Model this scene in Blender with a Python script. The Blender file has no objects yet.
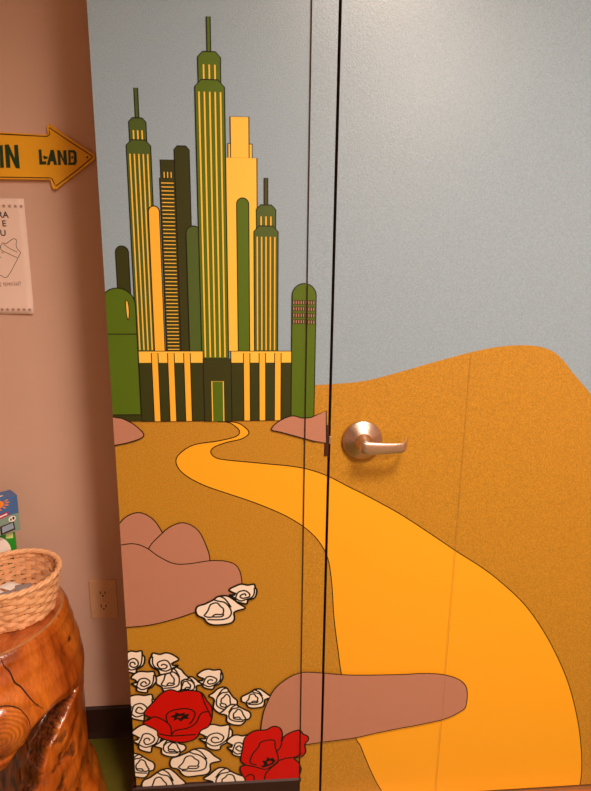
import bpy, bmesh, math, random
import numpy as np
from mathutils import Vector, Matrix, noise
from mathutils.geometry import tessellate_polygon
random.seed(7)
SC = bpy.context.scene
COL = SC.collection

# ------------------------------------------------------------------ camera
F = 571.0; CX = 295.5; CY = 395.5
_D = np.array([267.3-CX, -(2843-CY), -F]); _n = np.linalg.norm(_D); _D = _D/_n
_b = -((7700-CX)*_D[0]+F*F/_n)/_D[1]
_X = np.array([7700-CX, _b, -F]); _X /= np.linalg.norm(_X)
_Z = -_D; _Y = np.cross(_Z, _X)
RM = np.array([_X, _Y, _Z])
CAM = np.array([0.0, -1.20, 1.383])
cd = bpy.data.cameras.new('camera'); cam = bpy.data.objects.new('camera', cd); COL.objects.link(cam)
cd.sensor_fit = 'HORIZONTAL'; cd.sensor_width = 36.0; cd.lens = 36.0*F/591.0; cd.clip_start = 0.02
m4 = Matrix([[*RM[i], CAM[i]] for i in range(3)]+[[0, 0, 0, 1]])
cam.matrix_world = m4
SC.camera = cam

# ------------------------------------------------------------------ light
w = bpy.data.worlds.new('world'); SC.world = w; w.use_nodes = True
w.node_tree.nodes['Background'].inputs[0].default_value = (1.0, 0.76, 0.58, 1)
w.node_tree.nodes['Background'].inputs[1].default_value = 0.20
def area(name, loc, rot, sx, sy, power, col, spread=180):
    l = bpy.data.lights.new(name, 'AREA'); l.shape = 'RECTANGLE'; l.size = sx; l.size_y = sy
    l.energy = power; l.color = col
    l.spread = math.radians(spread)
    o = bpy.data.objects.new(name, l); COL.objects.link(o); o.location = loc; o.rotation_euler = rot
    return o
area('ceiling_lamp_light', (0.50, -1.20, 2.52), (0, 0, 0), 0.42, 0.42, 36, (1.0, 0.79, 0.64), 150)
area('added_rear_fill', (1.05, -2.50, 2.52), (0, 0, 0), 0.42, 0.42, 68, (1.0, 0.79, 0.64), 165)  # added fill behind the camera, no fitting there; brightens lower wall and door
SC.view_settings.view_transform = 'Standard'; SC.view_settings.look = 'None'
SC.view_settings.exposure = 0.0; SC.view_settings.gamma = 1.0
SC.view_settings.use_curve_mapping = False

# ------------------------------------------------------------------ helpers
def px(x, y, Y=0.0):
    d = RM @ np.array([x-CX, -(y-CY), -F]); p = CAM+d*(Y-CAM[1])/d[1]
    return float(p[0]), float(p[2])
def srgb(r, g, b):
    f = lambda c: (c/255/12.92 if c/255 <= .04045 else ((c/255+.055)/1.055)**2.4)
    return (f(r), f(g), f(b), 1)
def mat(name, col, rough=0.5, metal=0.0, noise_amt=0.0, scale=50.0, bump=0.0, spec=0.5, coat=0.0):
    m = bpy.data.materials.new(name); m.use_nodes = True; nt = m.node_tree; n = nt.nodes; l = nt.links
    p = n['Principled BSDF']; p.inputs['Base Color'].default_value = col
    p.inputs['Roughness'].default_value = rough; p.inputs['Metallic'].default_value = metal
    p.inputs['Specular IOR Level'].default_value = spec
    if coat: p.inputs['Coat Weight'].default_value = coat; p.inputs['Coat Roughness'].default_value = .12
    tc = n.new('ShaderNodeTexCoord')
    nz = n.new('ShaderNodeTexNoise'); nz.inputs['Scale'].default_value = scale; nz.inputs['Detail'].default_value = 3
    l.new(tc.outputs['Object'], nz.inputs['Vector'])
    if noise_amt:
        mr = n.new('ShaderNodeMapRange'); mr.inputs['From Min'].default_value = .25; mr.inputs['From Max'].default_value = .75
        mr.inputs['To Min'].default_value = 1-noise_amt; mr.inputs['To Max'].default_value = 1+noise_amt
        l.new(nz.outputs[0], mr.inputs[0])
        mx = n.new('ShaderNodeVectorMath'); mx.operation = 'SCALE'; mx.inputs[0].default_value = col[:3]
        l.new(mr.outputs[0], mx.inputs['Scale']); l.new(mx.outputs[0], p.inputs['Base Color'])
    if bump:
        b = n.new('ShaderNodeBump'); b.inputs['Strength'].default_value = bump; b.inputs['Distance'].default_value = .001
        l.new(nz.outputs[0], b.inputs['Height']); l.new(b.outputs[0], p.inputs['Normal'])
    return m
def link(name, me, parent=None, mats=()):
    o = bpy.data.objects.new(name, me); COL.objects.link(o)
    for m in mats: me.materials.append(m)
    if parent:
        o.parent = parent; o.matrix_parent_inverse = parent.matrix_world.inverted() if False else Matrix.Translation(-Vector(parent.location))
    return o
def obj(name, bm, m, parent=None, smooth=False, label=None):
    me = bpy.data.meshes.new(name); bm.normal_update()
    bm.to_mesh(me); bm.free()
    o = link(name, me, parent, m if isinstance(m, (list, tuple)) else [m])
    if smooth:
        for p in me.polygons: p.use_smooth = True
    if label: o['label'] = label
    return o
def empty(name, loc=(0, 0, 0)):
    o = bpy.data.objects.new(name, None); COL.objects.link(o); o.location = loc; o.empty_display_size = .05
    return o
def tag(o, label, cat, group=None):
    o['label'] = label; o['category'] = cat
    if group: o['group'] = group
    return o
def struct(name, bm, m, smooth=False):
    o = obj(name, bm, m, None, smooth); o['kind'] = 'structure'; return o
def bbox(bm, x0, x1, y0, y1, z0, z1, mi=0, bev=0, M=None):
    r = bmesh.ops.create_cube(bm, size=1)
    vs = r['verts']
    for v in vs:
        v.co = Vector(((x0+x1)/2+v.co.x*(x1-x0), (y0+y1)/2+v.co.y*(y1-y0), (z0+z1)/2+v.co.z*(z1-z0)))
    fs = set(f for v in vs for f in v.link_faces)
    if bev:
        es = list(set(e for v in vs for e in v.link_edges))
        g = bmesh.ops.bevel(bm, geom=es, offset=bev, segments=2, affect='EDGES', profile=.6)
        fs = set(g['faces']) | set(f for f in fs if f.is_valid)
        vs = list(set(v for f in fs for v in f.verts))
    if M is not None:
        for v in vs: v.co = M @ v.co
    for f in fs: f.material_index = mi
    return bm
def tube(bm, pts, r, seg=8, closed=False, mi=0, caps=True):
    """a tube along pts; r a number or list"""
    n = len(pts); pts = [Vector(p) for p in pts]; rings = []
    prev = None
    for i, p in enumerate(pts):
        a = pts[(i-1) % n] if (closed or i > 0) else p; b = pts[(i+1) % n] if (closed or i < n-1) else p
        t = (b-a).normalized()
        if prev is None:
            u = t.orthogonal().normalized()
        else:
            u = (prev-t*prev.dot(t)).normalized()
        prev = u; v = t.cross(u); rr = r[i] if isinstance(r, (list, tuple)) else r
        rings.append([bm.verts.new(p+(u*math.cos(2*math.pi*k/seg)+v*math.sin(2*math.pi*k/seg))*rr) for k in range(seg)])
    for i in range(n if closed else n-1):
        A = rings[i]; B = rings[(i+1) % n]
        for k in range(seg):
            f = bm.faces.new((A[k], A[(k+1) % seg], B[(k+1) % seg], B[k])); f.material_index = mi
    if caps and not closed:
        for q in (rings[0][::-1], rings[-1]):
            f = bm.faces.new(q); f.material_index = mi
    return bm
def lathe(bm, prof, M, seg=48, mi=0):
    """prof: list of (radius, height) about local z, M places it"""
    rings = []
    for r, h in prof:
        if r < 1e-6: rings.append([bm.verts.new(M @ Vector((0, 0, h)))])
        else: rings.append([bm.verts.new(M @ Vector((r*math.cos(2*math.pi*k/seg), r*math.sin(2*math.pi*k/seg), h))) for k in range(seg)])
    for A, B in zip(rings, rings[1:]):
        for k in range(seg):
            k2 = (k+1) % seg
            q = [A[k % len(A)], A[k2 % len(A)], B[k2 % len(B)], B[k % len(B)]]
            u = []
            for v in q:
                if v not in u: u.append(v)
            if len(u) > 2:
                f = bm.faces.new(u); f.material_index = mi
    return bm
def cr(p, closed=True, n=5):
    """Catmull-Rom through 2-D points"""
    out = []; N = len(p)
    for i in range(N if closed else N-1):
        g = lambda k: p[k % N] if closed else p[max(0, min(N-1, k))]
        a, b, c, d = g(i-1), g(i), g(i+1), g(i+2)
        for s in range(n):
            t = s/n
            out.append(tuple(.5*((2*b[j])+(-a[j]+c[j])*t+(2*a[j]-5*b[j]+4*c[j]-d[j])*t*t+(-a[j]+3*b[j]-3*c[j]+d[j])*t**3) for j in (0, 1)))
    if not closed: out.append(tuple(p[-1]))
    return out
def clip(poly, ax, lim, keep_less):
    out = []; N = len(poly)
    ins = lambda q: (q[ax] <= lim) if keep_less else (q[ax] >= lim)
    for i in range(N):
        a, b = poly[i], poly[(i+1) % N]
        if ins(a): out.append(a)
        if ins(a) != ins(b):
            t = (lim-a[ax])/(b[ax]-a[ax]); out.append((a[0]+t*(b[0]-a[0]), a[1]+t*(b[1]-a[1])))
    return out
def fill2d(bm, poly, Y, mi=0):
    """triangulated flat face in the XZ plane at depth Y, facing -Y"""
    c = []
    for q in poly:
        if not c or abs(q[0]-c[-1][0])+abs(q[1]-c[-1][1]) > 1e-6: c.append(q)
    if len(c) > 2 and abs(c[0][0]-c[-1][0])+abs(c[0][1]-c[-1][1]) < 1e-6: c.pop()
    if len(c) < 3: return
    vs = [bm.verts.new((x, Y, z)) for x, z in c]
    for t in tessellate_polygon([[Vector((x, z, 0)) for x, z in c]]):
        try: f = bm.faces.new([vs[i] for i in t])
        except ValueError: continue
        f.normal_update()
        if f.normal.y > 0: f.normal_flip()
        f.material_index = mi
def ribbon(pts, wd, closed=False):
    """2-D polyline -> quads"""
    N = len(pts); L = []; R = []
    for i in range(N):
        a = pts[(i-1) % N] if (closed or i) else pts[i]; b = pts[(i+1) % N] if (closed or i < N-1) else pts[i]
        dx, dz = b[0]-a[0], b[1]-a[1]; s = math.hypot(dx, dz) or 1; nx, nz = -dz/s*wd/2, dx/s*wd/2
        L.append((pts[i][0]+nx, pts[i][1]+nz)); R.append((pts[i][0]-nx, pts[i][1]-nz))
    return [[L[i], L[(i+1) % N], R[(i+1) % N], R[i]] for i in range(N if closed else N-1)]

# ------------------------------------------------------------------ materials
VR = 0.30
M_sky = mat('vinyl_sky', srgb(149, 174, 193), VR, noise_amt=.15, scale=430, bump=.25)
M_hill = mat('vinyl_mustard', srgb(193, 140, 44), VR, noise_amt=.30, scale=430, bump=.25)
M_road = mat('vinyl_yellow', srgb(255, 180, 38), VR, bump=.2, scale=300)
M_rock = mat('vinyl_rose_brown', srgb(190, 134, 112), VR, bump=.2, scale=300)
M_gold = mat('vinyl_pale_gold', srgb(255, 205, 80), VR)
M_amber = mat('vinyl_amber', srgb(255, 192, 62), VR)
M_g1 = mat('vinyl_leaf_green', srgb(82, 112, 20), VR)
M_g2 = mat('vinyl_moss_green', srgb(74, 98, 42), VR)
M_g3 = mat('vinyl_olive', srgb(70, 74, 30), VR)
M_g4 = mat('vinyl_deep_olive', srgb(52, 58, 20), VR)
M_ink = mat('vinyl_black', srgb(16, 13, 12), VR)
M_white = mat('vinyl_white', srgb(255, 242, 228), VR)
M_red = mat('vinyl_red', srgb(206, 3, 5), VR)
M_seam = mat('vinyl_seam', srgb(176, 128, 60), .5)
M_wall = mat('wall_paint', srgb(222, 185, 166), .62, noise_amt=.02, scale=12, bump=.25)
M_back = mat('room_paint', srgb(200, 172, 154), .8, noise_amt=.02, scale=12)
M_ceil = mat('ceiling_paint', srgb(235, 228, 218), .9, noise_amt=.03, scale=40)
M_floor = mat('green_floor', srgb(92, 86, 20), .45, noise_amt=.08, scale=30)
M_base = mat('dark_rubber_base', srgb(50, 26, 20), .5, noise_amt=.04, scale=20)
M_dark = mat('dark_gap', srgb(40, 24, 20), .6)
M_metal_frame = mat('frame_steel', srgb(120, 100, 90), .45, noise_amt=.03, scale=60)

# ------------------------------------------------------------------ setting
XL = -0.2940                 # left corner of the projecting wall
XS0, XS1 = 0.1148, 0.1172    # caulked seam between wall and door frame
XG0, XG1 = 0.1668, 0.1728    # gap between frame and door
YF = -0.008                  # face of frame and door
LW = 0.271                   # left wall plane
ZT = 2.6
b = bmesh.new(); bbox(b, XL, XS0, 0, .30, 0, ZT); struct('wall_back', b, M_back)
b = bmesh.new(); bbox(b, XS0, 1.20, 0.0, .30, 2.19, ZT); bbox(b, 1.145, 2.2, 0, .30, 0, ZT); struct('wall_right_of_door', b, M_back)
b = bmesh.new(); bbox(b, -2.2, XL, LW, .35, 0, ZT); struct('wall_left', b, M_wall)
b = bmesh.new(); bbox(b, -2.3, -2.2, -3.2, .35, 0, ZT); struct('wall_far_left', b, M_wall)
b = bmesh.new(); bbox(b, 2.2, 2.3, -3.2, .35, 0, ZT); struct('wall_right', b, M_back)
b = bmesh.new(); bbox(b, -2.2, 2.2, -3.3, -3.2, 0, ZT); struct('wall_front', b, M_back)
b = bmesh.new(); bbox(b, -2.3, 2.3, -3.3, .35, -.05, 0); struct('floor', b, M_floor)
b = bmesh.new(); bbox(b, -2.3, 2.3, -3.3, .35, ZT, ZT+.05); struct('ceiling', b, M_ceil)
def baseboard(name, x0, x1, y, h=.102, t=.009):
    b = bmesh.new(); prof = [(y, 0), (y-t*1.5, 0), (y-t*1.2, .012), (y-t, .02), (y-t, h-.004), (y-t*.6, h), (y, h)]
    A = [b.verts.new((x0, p, z)) for p, z in prof]; B = [b.verts.new((x1, p, z)) for p, z in prof]
    n = len(prof)
    for i in range(n): b.faces.new((A[i], B[i], B[(i+1) % n], A[(i+1) % n]))
    b.faces.new(A); b.faces.new(B[::-1]); bmesh.ops.recalc_face_normals(b, faces=b.faces)
    struct(name, b, M_base)
baseboard('baseboard_left', -2.2, XL-.012, LW)
baseboard('baseboard_back', XL-.008, XS0, 0.0, h=.0995)
b = bmesh.new(); bbox(b, XL-.010, XL, -.008, LW-.001, 0, .0995); struct('baseboard_corner', b, M_base)
# door frame
b = bmesh.new()
bbox(b, XS1, XG0, YF, .12, 0, 2.185, bev=.0012)
bbox(b, XG0-.004, XG0+.010, .040, .12, 0, 2.14)
bbox(b, 1.095, 1.145, YF, .12, 0, 2.185, bev=.0012)
bbox(b, XG0, 1.095, YF, .12, 2.135, 2.185, bev=.0012)
frame = struct('door_frame', b, M_metal_frame)
b = bmesh.new(); bbox(b, XS0, XS1, -.002, .01, .0, 2.185); struct('trim_1', b, mat('grey_brown_caulk', srgb(118, 96, 84), .6))
b = bmesh.new()
bbox(b, .17, 1.095, -.055, .06, 0, .018, bev=.003)
for k in range(5): bbox(b, .17, 1.095, -.045+k*.009, -.042+k*.009, .017, .0190)
struct('trim_2', b, mat('threshold_bronze', srgb(196, 136, 84), .38, metal=.5, noise_amt=.05, scale=80))
# door leaf
b = bmesh.new(); bbox(b, XG1, 1.091, YF, .036, .026, 2.13, bev=.0008)
door = struct('door_1', b, M_metal_frame)

# ------------------------------------------------------------------ vinyl mural
mural = empty('wall_mural', (0, 0, .1))
tag(mural, 'vinyl mural of green towers, yellow road, rocks and flowers on wall beside door', 'mural')
bpy.context.view_layer.update()
STEP = 1.6e-5; depth = [2e-4]
REG = [(0.0, XL, XS0, .1000, 2.58), (YF, XS1, XG0, .0, 2.184), (YF, XG1, 1.0905, .0265, 2.129)]
PXM = 0.00211
def el(name, items, label=None, where='both', dname=None):
    """items: ('f', pts, material) filled shape or ('s', pts, width_px, material, closed) line.
    pts in picture coordinates of the flat artwork (unprojected on the wall plane) or, tagged 'w', in metres on the wall"""
    for part, regs in (('wall', REG[:2]), ('door', REG[2:])):
        if where != 'both' and where != part: continue
        bm = bmesh.new(); mats = []
        d0 = depth[0]
        for it in items:
            d0 += STEP
            m = it[2] if it[0] == 'f' else it[3]
            if m not in mats: mats.append(m)
            mi = mats.index(m)
            for (Y, x0, x1, z0, z1) in regs:
                pts = it[1]
                if pts and pts[0] == 'w': q = pts[1]
                else: q = [px(x, y, Y) for x, y in pts]
                polys = [q] if it[0] == 'f' else ribbon(q, it[2]*PXM, it[4] if len(it) > 4 else False)
                for pl in polys:
                    for ax, lim, kl in ((0, x0, False), (0, x1, True), (1, z0, False), (1, z1, True)):
                        pl = clip(pl, ax, lim, kl) if len(pl) > 2 else []
                    if len(pl) > 2: fill2d(bm, pl, Y-d0, mi)
        if len(bm.faces):
            o = obj(name if part == 'wall' else (dname or name), bm, mats, mural if part == 'wall' else door)
            if label: o['label'] = label
        else: bm.free()
    depth[0] += STEP*(len(items)+.5)
el('sky_field', [('f', ('w', [(-.5, -.1), (1.3, -.1), (1.3, 2.6), (-.5, 2.6)]), M_sky)], 'pale grey blue speckled sky')
hill_top = cr([(314, 385), (332, 384), (364, 381), (398, 372.5), (438, 361), (472, 352), (497, 347), (517, 345.3), (536, 346), (551, 350.5), (562, 359), (573, 373), (591, 394), (620, 428), (700, 520)], False)
el('hill', [('f', [(60, 421), (112, 421), (205, 421), (313.5, 418.5)]+hill_top+[(760, 1000), (40, 1000)], M_hill)], 'speckled mustard hill')
# road
rl = [(217.8, 421.6), (226, 422), (232, 424), (239.3, 430.5), (236, 436.4), (217.8, 441), (195, 444.5), (181.5, 452), (176, 460), (179, 469), (188.8, 477.5), (205.8, 486), (227, 493.3), (252, 501.7), (277.7, 512), (294.6, 520.8), (309, 531), (320, 543), (328, 559), (331.8, 584), (334, 618), (338, 650), (341, 672), (347, 705), (355, 736), (360, 745), (364.5, 756), (370, 769), (376, 781.5), (382, 792), (392, 812)]
rr_ = [(226, 421.4), (235, 422.3), (242, 425), (249, 432.5), (242, 438.7), (227, 442.3), (214, 447.2), (210.8, 452.3), (215.5, 457.5), (227, 460), (248, 462), (269, 464), (290, 466), (309, 469.5), (328.4, 476.3), (349.6, 487.2), (364, 494.2), (398.5, 513), (428, 532), (457.6, 552), (482, 567.5), (502, 583), (525, 605), (545, 633.5), (561.6, 666), (571, 692), (577.8, 721), (581, 747), (581.6, 769), (580, 784), (576, 805)]
RL = cr(rl, False); RR = cr(rr_, False)
el('road', [('f', RL+RR[::-1], M_road), ('s', RL, 1.15, M_ink), ('s', RR, 1.15, M_ink)], 'winding yellow road with thin black edges')
def rock(pts, dots=None, closed=True, extra=(), label='dusty rose brown rounded rock'):
    q = cr(pts, closed)
    el('rock', [('f', q, M_rock), ('s', q, 1.15, M_ink, closed)]+list(extra), label)
# ------ skyline stand-in: plain tower blocks
def tower(x0, x1, yref, ytop, ybase, m, cap='round', stripes=0, sm=None, h=False, steps=(), mast=None, label=None, sw=1.0, top_gap=10, extra=()):
    X0, X1 = px(x0, yref)[0], px(x1, yref)[0]; xm = (x0+x1)/2
    Zt, Zb = px(xm, ytop)[1], px(xm, ybase)[1]; W = X1-X0; items = []
    def body(a, b_, zt, zb, cap, m=m):
        if cap == 'round':
            r = (b_-a)/2; c = (a+b_)/2
            out = [(a, zb), (a, zt-r)]+[(c-r*math.cos(math.pi*k/14), zt-r+r*math.sin(math.pi*k/14)) for k in range(1, 14)]+[(b_, zt-r), (b_, zb)]
        elif cap == 'bevel':
            r = (b_-a)*.22; out = [(a, zb), (a, zt-r), (a+r, zt), (b_-r, zt), (b_, zt-r), (b_, zb)]
        else: out = [(a, zb), (a, zt), (b_, zt), (b_, zb)]
        items.append(('f', ('w', out), m)); items.append(('s', ('w', out), 1.0, M_ink, True))
    if mast:
        zt = px(xm, mast[0])[1]; c = (X0+X1)/2; body(c-.0035, c+.0035, zt, Zt-.02, 'flat', mast[1])
    for (fa, fb, yt, cp) in steps:
        body(X0+W*fa, X0+W*fb, px(xm, yt)[1], Zt-W*.5, cp)
        if stripes:
            zt2 = px(xm, yt)[1]; n = 3; a_, b2 = X0+W*fa, X0+W*fb
            for k in range(n):
                xx = a_+(b2-a_)*(k+1)/(n+1); items.append(('s', ('w', [(xx, Zt-W*.2), (xx, zt2-.022)]), sw, sm))
    body(X0, X1, Zt, Zb, cap)
    for k in range(stripes):
        if h:
            zz = Zb+(Zt-Zb-.006)*(k+.5)/stripes; items.append(('s', ('w', [(X0+.003, zz), (X1-.003, zz)]), sw, sm))
        else:
            xx = X0+W*(k+.75)/(stripes+.5); items.append(('s', ('w', [(xx, Zb+.002), (xx, Zt-top_gap*PXM)]), sw, sm))
    items += list(extra)
    el('tower', items, label)
tower(117, 130, 280, 246, 300, M_g4, label='short dark olive block')
tower(175, 190, 180, 146, 351, M_g4, 'bevel', label='tall plain dark olive block')
tower(129, 153, 200, 140, 351, M_g2, 'bevel', 5, M_gold, steps=((.15, .85, 118, 'bevel'),), mast=(88, M_g2), sw=1.25, top_gap=12, label='green block with gold stripes')
tower(149, 160, 225, 206, 351, M_amber, label='narrow amber block')
tower(163, 178, 262, 178, 351, M_g4, 'flat', 46, M_gold, True, steps=((.08, .98, 160, 'flat'),), sw=.8, label='dark block with many thin level stripes')
tower(187, 202, 262, 226, 351, M_g2, label='plain moss green block')
tower(226, 257, 180, 158, 351, M_gold, 'flat', steps=((.08, .85, 144, 'flat'), (.16, .75, 117, 'flat')), label='broad stepped yellow block')
tower(237, 249, 240, 198, 351, M_g1, label='slim green block on the yellow one')
tower(254, 278, 260, 226, 351, M_g2, 'bevel', 5, M_amber, steps=((.1, .9, 205, 'bevel'),), mast=(178, M_g3), sw=1.25, label='short green block with amber stripes')
tower(196.5, 225.5, 150, 80, 358, M_g1, 'bevel', 5, M_gold, steps=((.12, .88, 52, 'bevel'),), mast=(17, M_g1), sw=1.4, label='tallest green block with gold stripes')
# low wall with plain posts
def lowwall(xa, xb, n):
    it = []; Xa, Xb = px(xa, 390)[0], px(xb, 390)[0]
    zt, zm, zb = px(215, 351)[1], px(215, 362.5)[1], px(215, 420.5)[1]
    q = [(Xa, zb), (Xa, zt), (Xb, zt), (Xb, zb)]
    it += [('f', ('w', q), M_g4), ('f', ('w', [(Xa, zm), (Xa, zt), (Xb, zt), (Xb, zm)]), M_gold), ('s', ('w', q), 1.0, M_ink, True)]
    for k in range(n):
        c = Xa+(Xb-Xa)*(k+1)/(n+1); hw = .0068
        r = [(c-hw, zb), (c-hw, zt-.004), (c+hw, zt-.004), (c+hw, zb)]
        it += [('f', ('w', r), M_amber), ('s', ('w', r), .9, M_ink, True)]
    el('low_wall', it, 'dark olive low wall with amber posts and gold band')
lowwall(140.5, 204, 3); lowwall(231.5, 293, 3)
Xa, Xb = px(204, 390)[0], px(231.5, 390)[0]; zt, zb = px(215, 358.5)[1], px(215, 421)[1]; c = (Xa+Xb)/2
el('gate_block', [('f', ('w', [(Xa, zb), (Xa, zt), (Xb, zt), (Xb, zb)]), M_g4), ('s', ('w', [(Xa, zb), (Xa, zt), (Xb, zt), (Xb, zb)]), 1, M_ink, True),
    ('f', ('w', [(c-.012, zb), (c-.012, zb+.088), (c+.012, zb+.088), (c+.012, zb)]), M_g1),
    ('s', ('w', [(c-.012, zb), (c-.012, zb+.088), (c+.012, zb+.088), (c+.012, zb)]), 1.0, M_gold)], 'dark green block with plain doorway')
# big rounded block at the left corner
X1 = px(137.5, 340)[0]; X0 = px(103, 340)[0]; zt = px(120, 288)[1]; zb = px(125, 421)[1]; r = (X1-X0)/2
q = [(X0, zb), (X0, zt-r)]+[((X0+X1)/2-r*math.cos(math.pi*k/14), zt-r+r*math.sin(math.pi*k/14)) for k in range(1, 14)]+[(X1, zt-r), (X1, zb)]
z1, z2 = px(122, 334)[1], px(126, 414.5)[1]
el('tower', [('f', ('w', q), M_g1), ('s', ('w', q), 1, M_ink, True), ('s', ('w', [(X0, z1), (X1, z1)]), 1, M_ink),
    ('f', ('w', [(X0, zb), (X0, z2), (X1, z2), (X1, zb)]), M_g4), ('s', ('w', [(X0, z2), (X1, z2)]), 1, M_ink),
    ('f', cr([(126.5, 300), (128.5, 303), (129.5, 313), (128.5, 320), (127, 315), (126, 305)]), M_gold),
    ('s', cr([(126.5, 300), (128.5, 303), (129.5, 313), (128.5, 320), (127, 315), (126, 305)]), .8, M_ink, True)], 'wide green round topped block')
# right block crossing onto the frame, four rows of small windows
ex = []
for r_ in range(4):
    ya = 300+r_*6.4
    a = px(292.5, ya); b2 = px(314.5, ya)
    ex.append(('f', ('w', [(a[0], a[1]), (b2[0], b2[1]), (b2[0], b2[1]-.0095), (a[0], a[1]-.0095)]), M_g4))
    for k in range(9):
        xx = a[0]+(b2[0]-a[0])*(k+.5)/9
        ex.append(('s', ('w', [(xx, a[1]-.0015), (xx, a[1]-.008)]), .9, M_rock))
tower(291.7, 314.8, 340, 283.5, 417.5, M_g1, extra=ex, label='green round topped block with rows of small windows')
# rocks
rock([(60, 405), (113, 416.5), (122, 418), (132.5, 423), (140.6, 429.5), (144, 434), (141.6, 437.6), (130.4, 441.7), (115, 445), (60, 455)])
q = cr([(271, 428.5), (275.8, 423), (285, 417.6), (293.6, 415.5), (302, 417.6), (311, 417)], False)+[(326, 410.6), (326.2, 442.4)]+cr([(313.7, 440.8), (294.8, 435.6), (280.6, 431.8), (273, 430.3)], False)
el('rock', [('f', q, M_rock), ('s', q, 1.15, M_ink, True)], 'dusty rose rock below the right tower', where='wall')
rock([(95, 560), (108, 535), (119, 523.5), (127.5, 515.5), (140, 512), (153, 518.4), (162.6, 532), (172, 552), (165, 575), (120, 590)])
rock([(148, 553), (163, 532), (176, 523.5), (186.7, 522.7), (198, 529.5), (205.8, 543.8), (210, 560), (205, 580), (170, 580)])
rock([(95, 548), (120, 544.5), (133.8, 543), (146.5, 547), (159, 555.7), (174, 562.7), (188.8, 563), (210, 560), (227, 560.7), (237.5, 566), (241.7, 579), (239.6, 592.5), (220, 602), (197, 610.6), (175, 618), (150.6, 624), (126, 626.5), (95, 628)])
# ------ flowers: traced outline and petal lines in a unit frame
TA = [(60, 215), (95, 190), (130, 180), (165, 186), (200, 180), (206, 200), (216, 212), (216, 235), (205, 258), (190, 270), (168, 280), (160, 299), (130, 298), (100, 288), (95, 272), (63, 250), (93, 247), (88, 232)]
TAl = [[(98, 268), (108, 240), (122, 225), (150, 222), (176, 238), (172, 256), (155, 266), (135, 266), (122, 256), (132, 243), (148, 242), (156, 252)],
       [(65, 250), (100, 268), (125, 282), (150, 279), (185, 263), (200, 238), (203, 200)], [(88, 232), (104, 240)]]
TB = [(297, 300), (310, 278), (350, 265), (400, 242), (430, 225), (480, 222), (520, 240), (550, 262), (588, 288), (545, 298), (525, 310), (525, 340), (508, 360), (460, 372), (400, 376), (365, 362), (345, 337), (310, 325)]
TBl = [[(345, 325), (370, 300), (385, 268), (420, 260), (442, 278), (460, 292), (455, 315), (412, 318), (400, 332), (450, 330), (462, 316)],
       [(400, 240), (430, 250), (470, 258), (500, 285), (505, 312), (488, 335), (440, 346), (365, 345)], [(345, 325), (368, 335), (400, 332)], [(430, 225), (470, 240), (505, 280)]]
def flower(T, L, x0, x1, y0, y1, flip=False, rot=0.0, name='white_flower', col=None, lw=2.1):
    xs = [p[0] for p in T]; ys = [p[1] for p in T]; ax, bx, ay, by = min(xs), max(xs), min(ys), max(ys)
    def tr(p):
        u = (p[0]-ax)/(bx-ax)-.5; v = (p[1]-ay)/(by-ay)-.5
        if flip: u = -u
        w_, h_ = x1-x0, y1-y0
        X = u*w_; Y = v*h_; c_, s_ = math.cos(rot), math.sin(rot)
        return ((x0+x1)/2+X*c_-Y*s_, (y0+y1)/2+X*s_+Y*c_)
    j = lambda p: (p[0]+random.uniform(-2.5, 2.5), p[1]+random.uniform(-2.5, 2.5))
    q = cr([tr(j(p)) for p in T], True, 4)
    it = [('f', q, col or M_white), ('s', q, lw, M_ink, True)]
    for l_ in L: it.append(('s', cr([tr(j(p)) for p in l_], False, 4), lw*.85, M_ink))
    el(name, it)
for a in [(TB, TBl, 176, 202, 676, 693), (TB, TBl, 156, 189, 666, 692), (TA, TAl, 121, 144.5, 650, 672), (TA, TAl, 150, 179, 652, 673, True), (TA, TAl, 131, 156.5, 670, 691),
          (TA, TAl, 197, 223, 668, 688), (TA, TAl, 124, 155, 693, 719, False), (TB, TBl, 208.5, 237.5, 686, 713, True, .2), (TB, TBl, 220, 251, 703, 724, True), (TB, TBl, 241, 271, 688, 707),
          (TA, TAl, 198, 232, 723, 748), (TA, TAl, 132, 162, 723, 750), (TB, TBl, 155, 186, 737, 755, True), (TB, TBl, 170, 221.5, 747, 775), (TB, TBl, 122, 155, 752, 776, True),
          (TB, TBl, 142, 186, 767, 800, False), (TB, TBl, 204, 246, 766, 792, True), (TA, TAl, 227, 250, 733, 755), (TB, TBl, 196, 245, 594.5, 624), (TA, TAl, 229, 257, 583, 602)]:
    flower(*a)
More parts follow.
